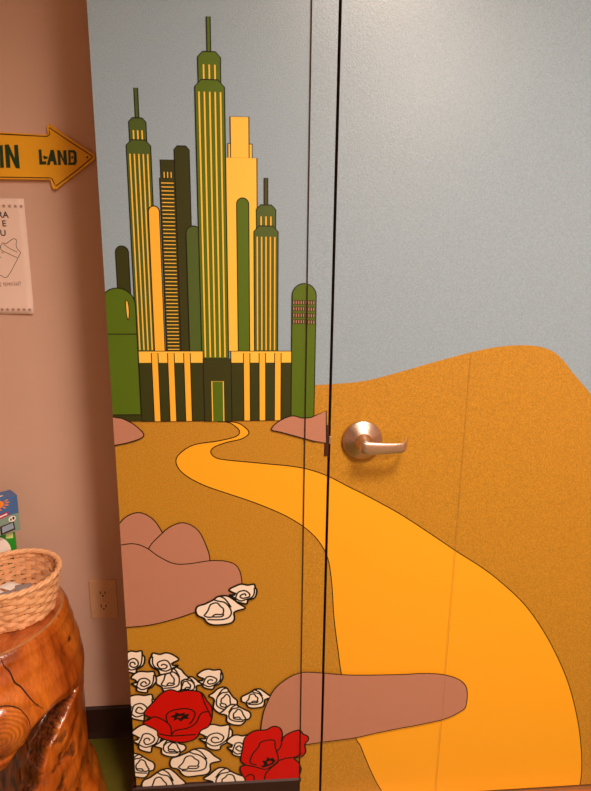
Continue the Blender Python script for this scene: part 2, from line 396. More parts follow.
# big rock across frame and door
rock([(262.5, 742), (260.8, 730), (263, 713), (267.7, 700), (275, 687), (288, 676.5), (300, 671.5), (313, 670.8), (350, 673.5), (400, 673), (419, 672), (439, 672.6), (455, 676.5), (464, 683), (466.5, 692), (465, 704.6), (461, 709), (445, 717), (419, 723), (400, 726.5), (375, 731.5), (355, 736), (325, 740), (305, 742.8), (280, 745)])
z3 = lambda P: [(120+x/2.955, 640+y/2.955) for x, y in P]
z5 = lambda P: [(210+x/5.37, 710+y/5.37) for x, y in P]
q = cr(z3([(72, 212), (100, 178), (125, 152), (150, 142), (175, 148), (200, 144), (240, 150), (258, 175), (272, 195), (272, 225), (262, 250), (240, 262), (225, 285), (190, 297), (150, 293), (115, 280), (110, 262), (70, 240), (92, 226)]), True, 4)
el('red_flower', [('f', q, M_red), ('s', q, 1.8, M_ink, True)]+[('s', cr(z3(l), False, 4), 1.7, M_ink) for l in (
    [(70, 238), (100, 222), (130, 232), (150, 250), (153, 276)], [(153, 276), (165, 262), (200, 255), (225, 240), (240, 212), (262, 206)], [(117, 272), (150, 278), (190, 276), (225, 274)],
    [(142, 242), (138, 216), (160, 202), (200, 198), (222, 210), (216, 230), (205, 244)], [(240, 150), (252, 185), (272, 225)])]
   +[('f', z3([(148, 222), (165, 214), (163, 208), (178, 213), (195, 208), (190, 215), (208, 212), (200, 222), (206, 228), (190, 228), (180, 236), (172, 228), (158, 234), (162, 225)]), M_ink),
     ('f', z3([(168, 222), (186, 218), (178, 226)]), M_red)], 'big red flower among the white ones')
q = cr(z5([(165, 250), (175, 200), (185, 145), (215, 115), (250, 100), (300, 97), (340, 78), (375, 88), (388, 120), (383, 160), (400, 130), (440, 108), (480, 99), (500, 120), (522, 130), (527, 150), (508, 175), (512, 215), (490, 240), (452, 250), (475, 272), (488, 305), (480, 340), (470, 380), (300, 400), (200, 395), (188, 360), (165, 322), (165, 295), (190, 285), (170, 270)]), True, 4)
el('red_flower', [('f', q, M_red), ('s', q, 1.8, M_ink, True)]+[('s', cr(z5(l), False, 4), 1.7, M_ink) for l in (
    [(250, 285), (215, 272), (230, 225), (260, 190), (270, 165), (310, 152), (345, 155), (350, 190), (366, 255), (335, 290), (295, 308), (250, 297), (190, 285)],
    [(355, 215), (380, 185), (388, 130)], [(368, 262), (410, 248), (450, 245), (492, 222)], [(292, 362), (305, 322), (368, 268)], [(190, 350), (215, 335), (235, 345), (236, 365)])]
   +[('f', z5([(280, 262), (300, 262), (308, 240), (322, 252), (335, 244), (352, 262), (340, 280), (312, 292), (285, 300), (272, 290), (290, 284)]), M_ink),
     ('f', z5([(305, 268), (325, 262), (335, 270), (312, 282)]), M_red)], 'red flower crossing onto the door frame')
# vinyl overlap seam down the door
xs = px(471, 352, YF)[0]
el('sheet_seam', [('f', ('w', [(xs-.0004, .021), (xs+.0004, .021), (xs+.0004, px(471, 351, YF)[1]), (xs-.0004, px(471, 351, YF)[1])]), M_seam)], 'hairline sheet joint', where='door')

# strike plate and latch
M_bronze = mat('dark_bronze', srgb(96, 58, 46), .4, metal=.7, noise_amt=.06, scale=90)
M_nick = mat('brushed_nickel', srgb(222, 196, 178), .36, metal=1.0, noise_amt=.06, scale=240, bump=.3)
b = bmesh.new()
zA, zB = px(326, 421)[1], px(326, 457)[1]
bbox(b, XG0-.0075, XG0+.0012, YF-.0028, YF-.0006, zB+.006, zA-.006, bev=.0008)
bbox(b, XG0+.0002, XG0+.0022, YF-.0028, .03, zB, zA, bev=.0006)
sp = obj('strike_plate', b, M_bronze, frame, label='dark bronze strike plate on the frame edge')
b = bmesh.new(); zc = (zA+zB)/2+.002
bbox(b, XG0+.0024, XG1+.001, YF-.004, .012, zc-.010, zc+.008, bev=.0008)
obj('latch_bolt', b, M_nick, door)

# lever handle
handle = empty('door_handle', (.2424, YF, 1.0045)); handle.parent = door
handle['label'] = 'brushed nickel lever handle'
bpy.context.view_layer.update()
MH = Matrix.Translation((.2424, YF-depth[0]-.0002, 1.0045)) @ Matrix.Rotation(math.pi/2, 4, 'X')
def hobj(name, bm, m, smooth=True):
    me = bpy.data.meshes.new(name); bmesh.ops.recalc_face_normals(bm, faces=bm.faces); bm.to_mesh(me); bm.free()
    for p in me.polygons: p.use_smooth = smooth
    o = bpy.data.objects.new(name, me); COL.objects.link(o); me.materials.append(m); o.parent = handle
    o.matrix_parent_inverse = handle.matrix_world.inverted()
    return o
b = bmesh.new(); lathe(b, [(0, .0), (.0430, .0), (.0438, .001), (.0438, .0035), (.0420, .0055), (.021, .0155), (.0195, .0165), (.0, .0165)], MH, 72)
hobj('rosette', b, M_nick)
b = bmesh.new(); lathe(b, [(0, .016), (.0185, .016), (.0188, .019), (.0170, .0205), (.0170, .023), (.0155, .0245), (.0150, .030), (.0125, .034), (.0115, .048), (.0, .050)], MH, 56)
hobj('collar', b, M_nick)
# lever: swept flattened section
b = bmesh.new()
hx, hy, hz = .2404, YF-.050, 1.0010
path = [(-.0105, 0.003, .0015, .45), (-.008, -.001, .001, .85), (-.002, -.004, .0, 1.0), (.012, -.005, -.0005, .98), (.03, -.005, -.001, .90), (.05, -.005, -.001, .82), (.074, -.005, -.0008, .76), (.083, -.003, .0, .74), (.088, .002, .002, .72), (.091, .009, .005, .68), (.094, .018, .009, .60), (.095, .021, .010, .40)]
rings = []
P3 = [Vector((hx+a, hy+c_, hz+d)) for a, c_, d, s in path]
for i, p in enumerate(P3):
    t = (P3[min(i+1, len(P3)-1)]-P3[max(i-1, 0)]).normalized()
    side = Vector((0, 0, 1)); nrm = t.cross(side).normalized(); s = path[i][3]
    hh, th = .0148*s, .0062*min(1, s*1.05)*(1 if i < 6 else .55)
    if i < 3: th = .0075*s
    rings.append([b.verts.new(p+side*hh*math.copysign(abs(math.cos(u))**.6, math.cos(u))+nrm*th*math.copysign(abs(math.sin(u))**.6, math.sin(u))) for u in [2*math.pi*k/24 for k in range(24)]])
for A, B in zip(rings, rings[1:]):
    for k in range(24): b.faces.new((A[k], A[(k+1) % 24], B[(k+1) % 24], B[k]))
b.faces.new(rings[0]); b.faces.new(rings[-1][::-1])
lv = hobj('lever', b, M_nick)
md = lv.modifiers.new('sub', 'SUBSURF'); md.levels = 1; md.render_levels = 2

# ------------------------------------------------------------------ outlet
oc = (-.4175, LW, .4565)
outlet = tag(empty('wall_outlet', oc), 'beige duplex power outlet on the pinkish wall above dark baseboard', 'outlet')
M_ivory = mat('ivory_plastic', srgb(232, 188, 146), .4, noise_amt=.02, scale=30)
M_slot = mat('slot_dark', srgb(50, 26, 20), .6)
b = bmesh.new(); bbox(b, oc[0]-.037, oc[0]+.037, LW-.006, LW-.0002, oc[2]-.059, oc[2]+.059, bev=.0022); obj('cover_plate', b, M_ivory, outlet)
for s in (1, -1):
    zc = oc[2]+s*.0205; b = bmesh.new()
    pr = [(.0165*math.cos(t), max(-.0125, min(.0125, .0175*math.sin(t)))) for t in [2*math.pi*k/40 for k in range(40)]]
    A = [b.verts.new((oc[0]+x, LW-.0058, zc+z)) for x, z in pr]; B = [b.verts.new((oc[0]+x*.97, LW-.0085, zc+z*.97)) for x, z in pr]
    for k in range(40): b.faces.new((A[k], A[(k+1) % 40], B[(k+1) % 40], B[k]))
    b.faces.new(B); bmesh.ops.recalc_face_normals(b, faces=b.faces)
    so = obj('socket', b, M_ivory, outlet)
    b = bmesh.new()
    for dx, h_ in ((-.0065, .0045), (.0065, .0038)):
        bbox(b, oc[0]+dx-.0013, oc[0]+dx+.0013, LW-.0089, LW-.0084, zc+.002-h_, zc+.002+h_)
    lathe(b, [(0, 0), (.0025, 0), (.0025, .0005), (0, .0005)], Matrix.Translation((oc[0], LW-.0084, zc-.0075)) @ Matrix.Rotation(math.pi/2, 4, 'X'), 16)
    s2 = obj('socket_slots', b, M_slot, so)
b = bmesh.new(); lathe(b, [(0, .0), (.0032, 0), (.003, .001), (0, .0013)], Matrix.Translation((oc[0], LW-.006, oc[2])) @ Matrix.Rotation(math.pi/2, 4, 'X'), 20); obj('screw', b, M_nick, outlet, True)

# ------------------------------------------------------------------ arrow sign
YS = LW-.010
s7 = lambda P: [px(x/5.91, 115+y/5.91, YS) for x, y in P]
sign = tag(empty('arrow_sign', (-.55, LW, 1.61)), 'yellow metal arrow sign with green letters pointing right at the mural', 'sign')
M_sy = mat('sign_enamel_yellow', srgb(255, 188, 46), .28, noise_amt=.04, scale=25, coat=.4)
M_sg = mat('sign_green', srgb(36, 66, 38), .35)
M_sk = mat('sign_line_brown', srgb(70, 40, 14), .4)
out = s7([(-560, 92), (0, 105), (272, 121), (286, 112), (280, 70), (284, 58), (298, 58), (420, 145), (556, 236), (562, 248), (556, 262), (440, 352), (335, 434), (322, 438), (312, 428), (302, 388), (292, 380), (0, 376), (-560, 372)])
b = bmesh.new()
def ext(bm, poly, y0, y1, mi=0, inset=0.0):
    cx_ = sum(p[0] for p in poly)/len(poly); cz_ = sum(p[1] for p in poly)/len(poly)
    A = [bm.verts.new((x, y0, z)) for x, z in poly]; B = [bm.verts.new((x, y1, z)) for x, z in poly]; n = len(poly)
    for i in range(n): bm.faces.new((A[i], A[(i+1) % n], B[(i+1) % n], B[i])).material_index = mi
    for V in (A, B):
        for t in tessellate_polygon([[Vector((v.co.x, v.co.z, 0)) for v in V]]):
            try: bm.faces.new([V[i] for i in t]).material_index = mi
            except ValueError: pass
    bmesh.ops.recalc_face_normals(bm, faces=bm.faces)
ext(b, out, LW-.0005, YS)
obj('sign_plate', b, M_sy, sign)
b = bmesh.new(); P3 = [(x, YS+.0002, z) for x, z in out]; tube(b, P3, .0017, 8, closed=True); obj('raised_edge', b, M_sy, sign, True)
inl = s7([(-540, 102), (0, 113), (278, 127), (294, 116), (290, 74), (420, 162), (545, 243), (547, 250), (440, 338), (330, 420), (318, 398), (308, 378), (296, 372), (0, 367), (-540, 362)])
b = bmesh.new()
for q in ribbon(inl, .0022, True): fill2d(b, q, YS-.0003)
obj('border_line', b, M_sk, sign)
LET = {'I': [[(-3, 180), (16, 177), (24, 312), (2, 313)]],
 'N': [[(28, 176), (52, 174), (88, 258), (84, 178), (106, 176), (118, 316), (94, 314), (57, 232), (62, 312), (38, 312)]],
 'L': [[(228, 204), (245, 204), (250, 274), (274, 274), (274, 292), (234, 294)], [(254, 246), (262, 239), (272, 246), (284, 247), (280, 258), (262, 262)]],
 'A': [[(300, 206), (318, 206), (338, 295), (320, 295), (315, 274), (300, 274), (294, 296), (277, 296)]],
 'N_': [[(338, 208), (354, 208), (376, 258), (374, 210), (392, 208), (398, 295), (382, 295), (358, 244), (360, 296), (344, 296)]],
 'D': [[(402, 208), (440, 208), (452, 222), (455, 278), (446, 295), (404, 296), (404, 282), (432, 282), (438, 274), (436, 230), (430, 222), (404, 222)], [(404, 222), (416, 222), (418, 282), (406, 282)], [(422, 246), (430, 242), (434, 252), (428, 260), (421, 256)]]}
for k, pl in LET.items():
    b = bmesh.new()
    for p in pl: ext(b, s7(p), YS-.0001, YS-.0008)
    obj('letter', b, M_sg, sign)
b = bmesh.new(); qx, qz = s7([(516, 250)])[0]; lathe(b, [(0, 0), (.0022, 0), (.002, .001), (0, .0014)], Matrix.Translation((qx, YS-.0001, qz)) @ Matrix.Rotation(math.pi/2, 4, 'X'), 16); obj('nail', b, M_slot, sign, True)

# ------------------------------------------------------------------ paper notice
paper = tag(empty('paper_notice', (-.64, LW, 1.39)), 'white paper notice with bottle drawing taped below the arrow sign', 'notice')
M_paper = mat('paper', srgb(252, 226, 214), .8, noise_amt=.01, scale=20)
M_print = mat('print_dark', srgb(54, 38, 40), .7)
M_grey = mat('print_grey', srgb(176, 138, 130), .7)
X1 = -.5350; X0 = X1-.216; ZB, ZTp = 1.2515, 1.5225
b = bmesh.new(); nx_, nz_ = 12, 16; g = [[None]*(nz_+1) for _ in range(nx_+1)]
def py(x, z):
    u = (x-X0)/(X1-X0); v = (z-ZB)/(ZTp-ZB)
    return LW-.0012-.006*max(0, 1-v*3)**2*max(0, u*1.6-.6)-.0008*math.sin(v*5)**2
for i in range(nx_+1):
    for k in range(nz_+1):
        x = X0+(X1-X0)*i/nx_; z = ZB+(ZTp-ZB)*k/nz_; g[i][k] = b.verts.new((x, py(x, z), z))
for i in range(nx_):
    for k in range(nz_): b.faces.new((g[i][k], g[i+1][k], g[i+1][k+1], g[i][k+1]))
sh = obj('sheet', b, M_paper, paper, True)
md = sh.modifiers.new('thick', 'SOLIDIFY'); md.thickness = .0003; md.offset = 0
def text_obj(s, size, right_px, base_y, m, parent, name='printed_text', Y=LW-.0045, align='RIGHT', bold=0.0, rot=None, loc=None):
    cu = bpy.data.curves.new(name, 'FONT'); cu.body = s; cu.size = size; cu.align_x = align; cu.offset = bold
    t = bpy.data.objects.new(name, cu); COL.objects.link(t); bpy.context.view_layer.update()
    me = bpy.data.meshes.new_from_object(t.evaluated_get(bpy.context.evaluated_depsgraph_get()))
    bpy.data.objects.remove(t); x, z = px(right_px, base_y, Y) if loc is None else loc
    for v in me.vertices:
        v.co = Vector((x+v.co.x, (py(x+v.co.x, z+v.co.y) if loc is None else Y)-(.0007 if loc is None else 0), z+v.co.y))
    me.materials.clear(); me.name = name
    return link(name, me, parent, [m])
text_obj('RA', .0200, 8.4, 217.7, M_print, paper, bold=.0003)
text_obj('E', .0195, 6.0, 226.3, M_print, paper, bold=.0003)
text_obj('U', .0195, 5.8, 235.7, M_print, paper, bold=.0003)
text_obj('g special?', .0145, 21, 285.5, M_grey, paper, bold=.0001)
def star(bm, cx_, cz_, r):
    P = [(cx_+(r if k % 2 == 0 else r*.42)*math.sin(math.pi*k/5), cz_+(r if k % 2 == 0 else r*.42)*math.cos(math.pi*k/5)) for k in range(10)]
    c = bm.verts.new((cx_, py(cx_, cz_)-.0007, cz_)); V = [bm.verts.new((x, py(x, z)-.0007, z)) for x, z in P]
    for k in range(10): bm.faces.new((c, V[(k+1) % 10], V[k]))
for yy, x_last in ((206.5, 21.5), (309.5, 30.5)):
    x, z = px(x_last, yy, LW); b = bmesh.new()
    for k in range(14): star(b, x-k*.0133, z, .0052)
    obj('star_border', b, M_grey, paper)
b = bmesh.new()
zz6 = lambda P: [px(x/6.08, 190+y/6.08, LW) for x, y in P]
for pl, cl in (([(-30, 445), (10, 330), (40, 326), (75, 300), (95, 298), (103, 310), (100, 330), (105, 355), (125, 378), (118, 400), (50, 525), (10, 520), (-30, 500)], False),
               ([(10, 330), (8, 362), (60, 390), (108, 412)], False), ([(22, 328), (60, 355), (108, 378)], False), ([(10, 375), (22, 385)], False), ([(-5, 408), (8, 410)], False)):
    Q = cr(zz6(pl), cl, 4)
    for q in ribbon(Q, .0012, cl):
        V = [b.verts.new((x, py(x, z)-.0007, z)) for x, z in q]; b.faces.new(V)
obj('bottle_drawing', b, M_print, paper)

# ------------------------------------------------------------------ carved log stool
SCX, SCY, SZ = -.633, .024, .580
def interp(t, tab):
    if t <= tab[0][0]: return tab[0][1]
    for (a, va), (b_, vb) in zip(tab, tab[1:]):
        if t <= b_:
            u = (t-a)/(b_-a); u = u*u*(3-2*u); return va+(vb-va)*u
    return tab[-1][1]
R_side = [(0, .246), (.06, .232), (.10, .216), (.14, .209), (.19, .211), (.24, .209), (.30, .211), (.36, .213), (.42, .217), (.47, .212), (.52, .202), (.56, .194), (.573, .189), (.58, .183)]
lobe = [(-180, .33), (-100, .30), (-75, .30), (-60, .333), (-50, .369), (-41, .405), (-28, .415), (-10, .398), (8, .37)]
legl = [(0, -50), (.1, -48), (.20, -46), (.254, -41), (.31, -34), (.337, -26), (.362, -16), (.385, -3), (.41, 6)]
def sst(x): x = max(0, min(1, x)); return x*x*(3-2*x)
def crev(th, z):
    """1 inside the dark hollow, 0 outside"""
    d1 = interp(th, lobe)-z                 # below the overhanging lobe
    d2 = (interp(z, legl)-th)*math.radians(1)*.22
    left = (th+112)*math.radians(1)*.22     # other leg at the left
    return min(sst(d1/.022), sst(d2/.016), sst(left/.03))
def stool_r(th, z):
    r = interp(z, R_side)
    up = sst((z-interp(th, lobe))/.03+.2)
    # overhanging lobe and knot
    fr = math.exp(-((th+58)/34)**2)
    r += up*fr*.022*math.exp(-((z-.43)/.085)**2)
    dk = math.hypot((th+60)*math.radians(1)*.23, z-.425)
    r += .004*math.exp(-(dk/.045)**2) - .006*math.exp(-((dk-.060)/.006)**2)
    r -= .050*crev(th, z)
    # leg lumps
    if z < .36: r += .007*noise.noise(Vector((th*.05, z*10, 3)))*sst((.36-z)/.08)*(1-crev(th, z))
    r += .002*noise.noise(Vector((math.cos(math.radians(th))*2.2, math.sin(math.radians(th))*2.2, z*6)))*sst((.57-z)/.05)
    r += leg_mask(th, z)*(.009*noise.noise(Vector((th*.07, z*20, 2)))-.004*burl(th, z))
    return r
def leg_mask(th, z): return sst((.345-z)/.04)*sst((z-.02)/.05)*sst((th+52)/8)*sst((8-th)/14)
def burl(th, z):
    n_ = noise.noise(Vector((th*.10, z*30, 5)))+.5*noise.noise(Vector((th*.25, z*70, 9)))
    return .85*sst((n_-.22)/.16)*leg_mask(th, z)*(1 if th < -12 else .5)
bm = bmesh.new(); cl = bm.loops.layers.float_color.new('bark')
NT, NZ = 300, 190; G = []
for k in range(NZ+1):
    z = SZ*k/NZ; row = []
    for i in range(NT):
        th = -180+360*i/NT; r = stool_r(th, z); a = math.radians(th)
        row.append(bm.verts.new((SCX+r*math.cos(a), SCY+r*math.sin(a), z)))
    G.append(row)
val = {}
for k in range(NZ+1):
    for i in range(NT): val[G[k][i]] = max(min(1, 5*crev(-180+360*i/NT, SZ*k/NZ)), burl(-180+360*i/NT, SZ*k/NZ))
for k in range(NZ):
    for i in range(NT): bm.faces.new((G[k][i], G[k][(i+1) % NT], G[k+1][(i+1) % NT], G[k+1][i]))
bm.faces.new(G[0][::-1])
# gently dished top
prev = G[-1]
for fr_, dz in ((.97, .002), (.93, .003), (.8, .0035), (.5, .0035), (.2, .0035)):
    row = [bm.verts.new((SCX+(v.co.x-SCX)*fr_, SCY+(v.co.y-SCY)*fr_, SZ+dz)) for v in G[-1]]
    for i in range(NT):
        f = bm.faces.new((prev[i], prev[(i+1) % NT], row[(i+1) % NT], row[i])); f.material_index = 1 if fr_ < .965 else 2
    prev = row
f = bm.faces.new(prev); f.material_index = 1
for f in bm.faces:
    for l in f.loops:
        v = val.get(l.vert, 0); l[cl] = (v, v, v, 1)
def wood_mat(name, c1, c2, c3, top=False):
    m = bpy.data.materials.new(name); m.use_nodes = True; nt = m.node_tree; n = nt.nodes; l = nt.links; p = n['Principled BSDF']
    p.inputs['Roughness'].default_value = .30; p.inputs['Coat Weight'].default_value = .45; p.inputs['Coat Roughness'].default_value = .10
    tc = n.new('ShaderNodeTexCoord'); mp = n.new('ShaderNodeMapping'); l.new(tc.outputs['Object'], mp.inputs[0])
    mp.inputs['Scale'].default_value = (1, 1, .28) if not top else (1, 1, 1)
    nz = n.new('ShaderNodeTexNoise'); nz.inputs['Scale'].default_value = 16; nz.inputs['Detail'].default_value = 8; nz.inputs['Distortion'].default_value = .6
    l.new(mp.outputs[0], nz.inputs[0])
    rp = n.new('ShaderNodeValToRGB'); e = rp.color_ramp.elements; e[0].position = .30; e[0].color = c3; e[1].position = .66; e[1].color = c1
    x = rp.color_ramp.elements.new(.45); x.color = c2; l.new(nz.outputs[0], rp.inputs[0])
    # fine grain
    mp2 = n.new('ShaderNodeMapping'); mp2.inputs['Scale'].default_value = (14, 14, 1.2) if not top else (10, 2, 1); l.new(tc.outputs['Object'], mp2.inputs[0])
    n2 = n.new('ShaderNodeTexNoise'); n2.inputs['Scale'].default_value = 14; n2.inputs['Detail'].default_value = 4; l.new(mp2.outputs[0], n2.inputs[0])
    mr = n.new('ShaderNodeMapRange'); mr.inputs[1].default_value = .3; mr.inputs[2].default_value = .7; mr.inputs[3].default_value = .78; mr.inputs[4].default_value = 1.1; l.new(n2.outputs[0], mr.inputs[0])
    mx = n.new('ShaderNodeVectorMath'); mx.operation = 'SCALE'; l.new(rp.outputs[0], mx.inputs[0]); l.new(mr.outputs[0], mx.inputs['Scale'])
    last = mx.outputs[0]
    if not top:
        # growth rings of the knot: distance from its centre
        kth = math.radians(-60); kc = (SCX+.26*math.cos(kth), SCY+.26*math.sin(kth), .425)
        vd = n.new('ShaderNodeVectorMath'); vd.operation = 'DISTANCE'; l.new(tc.outputs['Object'], vd.inputs[0]); vd.inputs[1].default_value = kc
        ad = n.new('ShaderNodeMath'); ad.operation = 'MULTIPLY_ADD'; l.new(nz.outputs[0], ad.inputs[0]); ad.inputs[1].default_value = .018; l.new(vd.outputs['Value'], ad.inputs[2])
        sn = n.new('ShaderNodeMath'); sn.operation = 'MULTIPLY'; l.new(ad.outputs[0], sn.inputs[0]); sn.inputs[1].default_value = 800
        si = n.new('ShaderNodeMath'); si.operation = 'SINE'; l.new(sn.outputs[0], si.inputs[0])
        r1 = n.new('ShaderNodeMapRange'); r1.inputs[1].default_value = -1; r1.inputs[2].default_value = 1; r1.inputs[3].default_value = .66; r1.inputs[4].default_value = 1.0; l.new(si.outputs[0], r1.inputs[0])
        ms = n.new('ShaderNodeMapRange'); ms.inputs[1].default_value = .062; ms.inputs[2].default_value = .078; ms.inputs[3].default_value = 1; ms.inputs[4].default_value = 0; l.new(vd.outputs['Value'], ms.inputs[0])
        mm = n.new('ShaderNodeMix'); mm.data_type = 'FLOAT'; l.new(ms.outputs[0], mm.inputs[0]); mm.inputs[2].default_value = 1; l.new(r1.outputs[0], mm.inputs[3])
        m3 = n.new('ShaderNodeVectorMath'); m3.operation = 'SCALE'; l.new(last, m3.inputs[0]); l.new(mm.outputs[0], m3.inputs['Scale'])
        # bark in the hollow
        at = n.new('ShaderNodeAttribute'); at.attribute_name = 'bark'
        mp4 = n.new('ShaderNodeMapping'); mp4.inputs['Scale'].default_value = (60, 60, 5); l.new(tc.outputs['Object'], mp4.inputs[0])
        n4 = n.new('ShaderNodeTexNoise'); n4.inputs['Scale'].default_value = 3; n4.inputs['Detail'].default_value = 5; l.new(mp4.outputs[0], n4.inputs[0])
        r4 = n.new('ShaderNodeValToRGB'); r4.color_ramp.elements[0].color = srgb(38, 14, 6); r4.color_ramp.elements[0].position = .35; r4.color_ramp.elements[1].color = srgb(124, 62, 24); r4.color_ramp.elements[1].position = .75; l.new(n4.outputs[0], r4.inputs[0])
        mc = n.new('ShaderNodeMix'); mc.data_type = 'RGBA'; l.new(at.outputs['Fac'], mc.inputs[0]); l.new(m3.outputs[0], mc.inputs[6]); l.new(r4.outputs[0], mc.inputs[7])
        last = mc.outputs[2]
        # scattered dark pits
        vo = n.new('ShaderNodeTexNoise'); vo.inputs['Scale'].default_value = 26; vo.inputs['Detail'].default_value = 6; l.new(tc.outputs['Object'], vo.inputs[0])
        rv = n.new('ShaderNodeMapRange'); rv.inputs[1].default_value = .63; rv.inputs[2].default_value = .70; l.new(vo.outputs[0], rv.inputs[0])
        m5 = n.new('ShaderNodeMix'); m5.data_type = 'RGBA'; l.new(rv.outputs[0], m5.inputs[0]); l.new(last, m5.inputs[6]); m5.inputs[7].default_value = srgb(96, 36, 10)
        last = m5.outputs[2]
    l.new(last, p.inputs['Base Color'])
    bp = n.new('ShaderNodeBump'); bp.inputs['Strength'].default_value = .35; bp.inputs['Distance'].default_value = .002; l.new(n2.outputs[0], bp.inputs['Height']); l.new(bp.outputs[0], p.inputs['Normal'])
    return m
M_wood = wood_mat('varnished_root_wood', srgb(212, 118, 34), srgb(180, 86, 20), srgb(108, 44, 10))
M_woodtop = wood_mat('varnished_top_wood', srgb(206, 118, 54), srgb(184, 94, 38), srgb(140, 66, 26), True)
M_rim = mat('pale_chamfer_wood', srgb(176, 122, 74), .4, noise_amt=.2, scale=60)
stool = empty('log_stool', (SCX, SCY, 0))
tag(stool, 'polished orange tree stump stool with dark hollow and round knot', 'stool')
body_o = obj('stump_body', bm, [M_wood, M_woodtop, M_rim], stool, True)
def on_stool(th, z, lift=.0004):
    r = stool_r(th, z)+lift; a = math.radians(th); return Vector((SCX+r*math.cos(a), SCY+r*math.sin(a), z))
def crack(pts, rmax):
    b = bmesh.new(); P = cr(pts, False, 4); n = len(P)
    tube(b, [on_stool(t, z) for t, z in P], [rmax*(.25+.75*math.sin(math.pi*min(1, (i+2)/(n+1)))) for i in range(n)], 6)
    obj('crack', b, M_dark, stool, True, label='thin black crack')
crack([(-53.8, .577), (-52.8, .56), (-50.5, .545), (-49.2, .522), (-46.5, .507), (-43.5, .478), (-41, .458), (-37.9, .44)], .0016)
crack([(-70, .487), (-62, .490), (-56, .488), (-50, .470), (-46.5, .440), (-46, .410)], .0013)

# ------------------------------------------------------------------ wicker basket
BX, BY, BZ = -.552, .030, SZ+.0040
basket = tag(empty('wicker_basket', (BX, BY, BZ)), 'small round woven wicker basket standing on the log stool', 'basket')
M_wk = mat('wicker_strip', srgb(242, 186, 138), .5, noise_amt=.16, scale=55, bump=.6)
M_wk2 = mat('wicker_stake', srgb(232, 172, 120), .5, noise_amt=.16, scale=60, bump=.6)
HB = .097
def rad(z): return .086+.0165*sst(z/.10)**.7
NS = 24
# the basket leans slightly, as hand-woven ones do
MB_ = Matrix.Translation((BX, BY, BZ)) @ Matrix.Rotation(math.radians(-1.0), 4, 'Y')
b = bmesh.new(); rows = 8; hrow = .088/rows
for j in range(rows):
    zc = .006+hrow*(j+.5); N = 192; rings = []
    for i in range(N):
        a = 2*math.pi*i/N; ph = math.cos(a*NS/2+math.pi*j); jit = .0012*noise.noise(Vector((i*.11, j*9, 1)))
        off = .0026*ph; tilt = .0012*math.sin(a*3+j)
        hw = hrow*.44*(1+.12*noise.noise(Vector((i*.07, j*5, 7)))); r0 = rad(zc)+off+jit
        z0 = zc+tilt
        rings.append([b.verts.new(MB_ @ Vector((math.cos(a)*(r0+dr), math.sin(a)*(r0+dr), z0+dz))) for dr, dz in ((-.0006, -hw), (.0006, -hw), (.0009, 0), (.0006, hw), (-.0006, hw), (-.0004, 0))])
    for i in range(N):
        A, B = rings[i], rings[(i+1) % N]
        for k in range(6): b.faces.new((A[k], B[k], B[(k+1) % 6], A[(k+1) % 6]))
obj('woven_wall', b, M_wk, basket)
for s in range(NS):
    a = 2*math.pi*(s)/NS; b = bmesh.new(); rings = []
    for k in range(12):
        z = .001+(HB-.004)*k/11; r0 = rad(z)
        j = (z-.006)/hrow-.5; ph = math.cos(a*NS/2+math.pi*j)
        r0 -= .0004+.0013*ph; t = Vector((-math.sin(a), math.cos(a), 0)); q = Vector((math.cos(a)*r0, math.sin(a)*r0, z)); o_ = Vector((math.cos(a), math.sin(a), 0))
        rings.append([b.verts.new(MB_ @ (q+t*x+o_*y)) for x, y in ((-.0056, -.0006), (.0056, -.0006), (.0056, .0006), (-.0056, .0006))])
    for A, B in zip(rings, rings[1:]):
        for k in range(4): b.faces.new((A[k], A[(k+1) % 4], B[(k+1) % 4], B[k]))
    b.faces.new(rings[0][::-1]); b.faces.new(rings[-1]); bmesh.ops.recalc_face_normals(b, faces=b.faces)
    obj('stake', b, M_wk2, basket)
b = bmesh.new()
for s in range(3):
    P = []
    for i in range(360):
        a = 2*math.pi*i/360; t = a*11+s*2*math.pi/3
        P.append(MB_ @ Vector((math.cos(a)*(rad(HB)+.0008+.0036*math.cos(t)), math.sin(a)*(rad(HB)+.0008+.0036*math.cos(t)), HB+.0028*math.sin(t))))
    tube(b, P, .0040, 7, closed=True)
obj('twisted_rim', b, M_wk, basket, True)
b = bmesh.new(); lathe(b, [(0, .0), (.083, .0), (.0855, .002), (.0855, .006), (.081, .007), (0, .005)], MB_, 64); bmesh.ops.recalc_face_normals(b, faces=b.faces); obj('basket_base', b, M_wk2, basket)
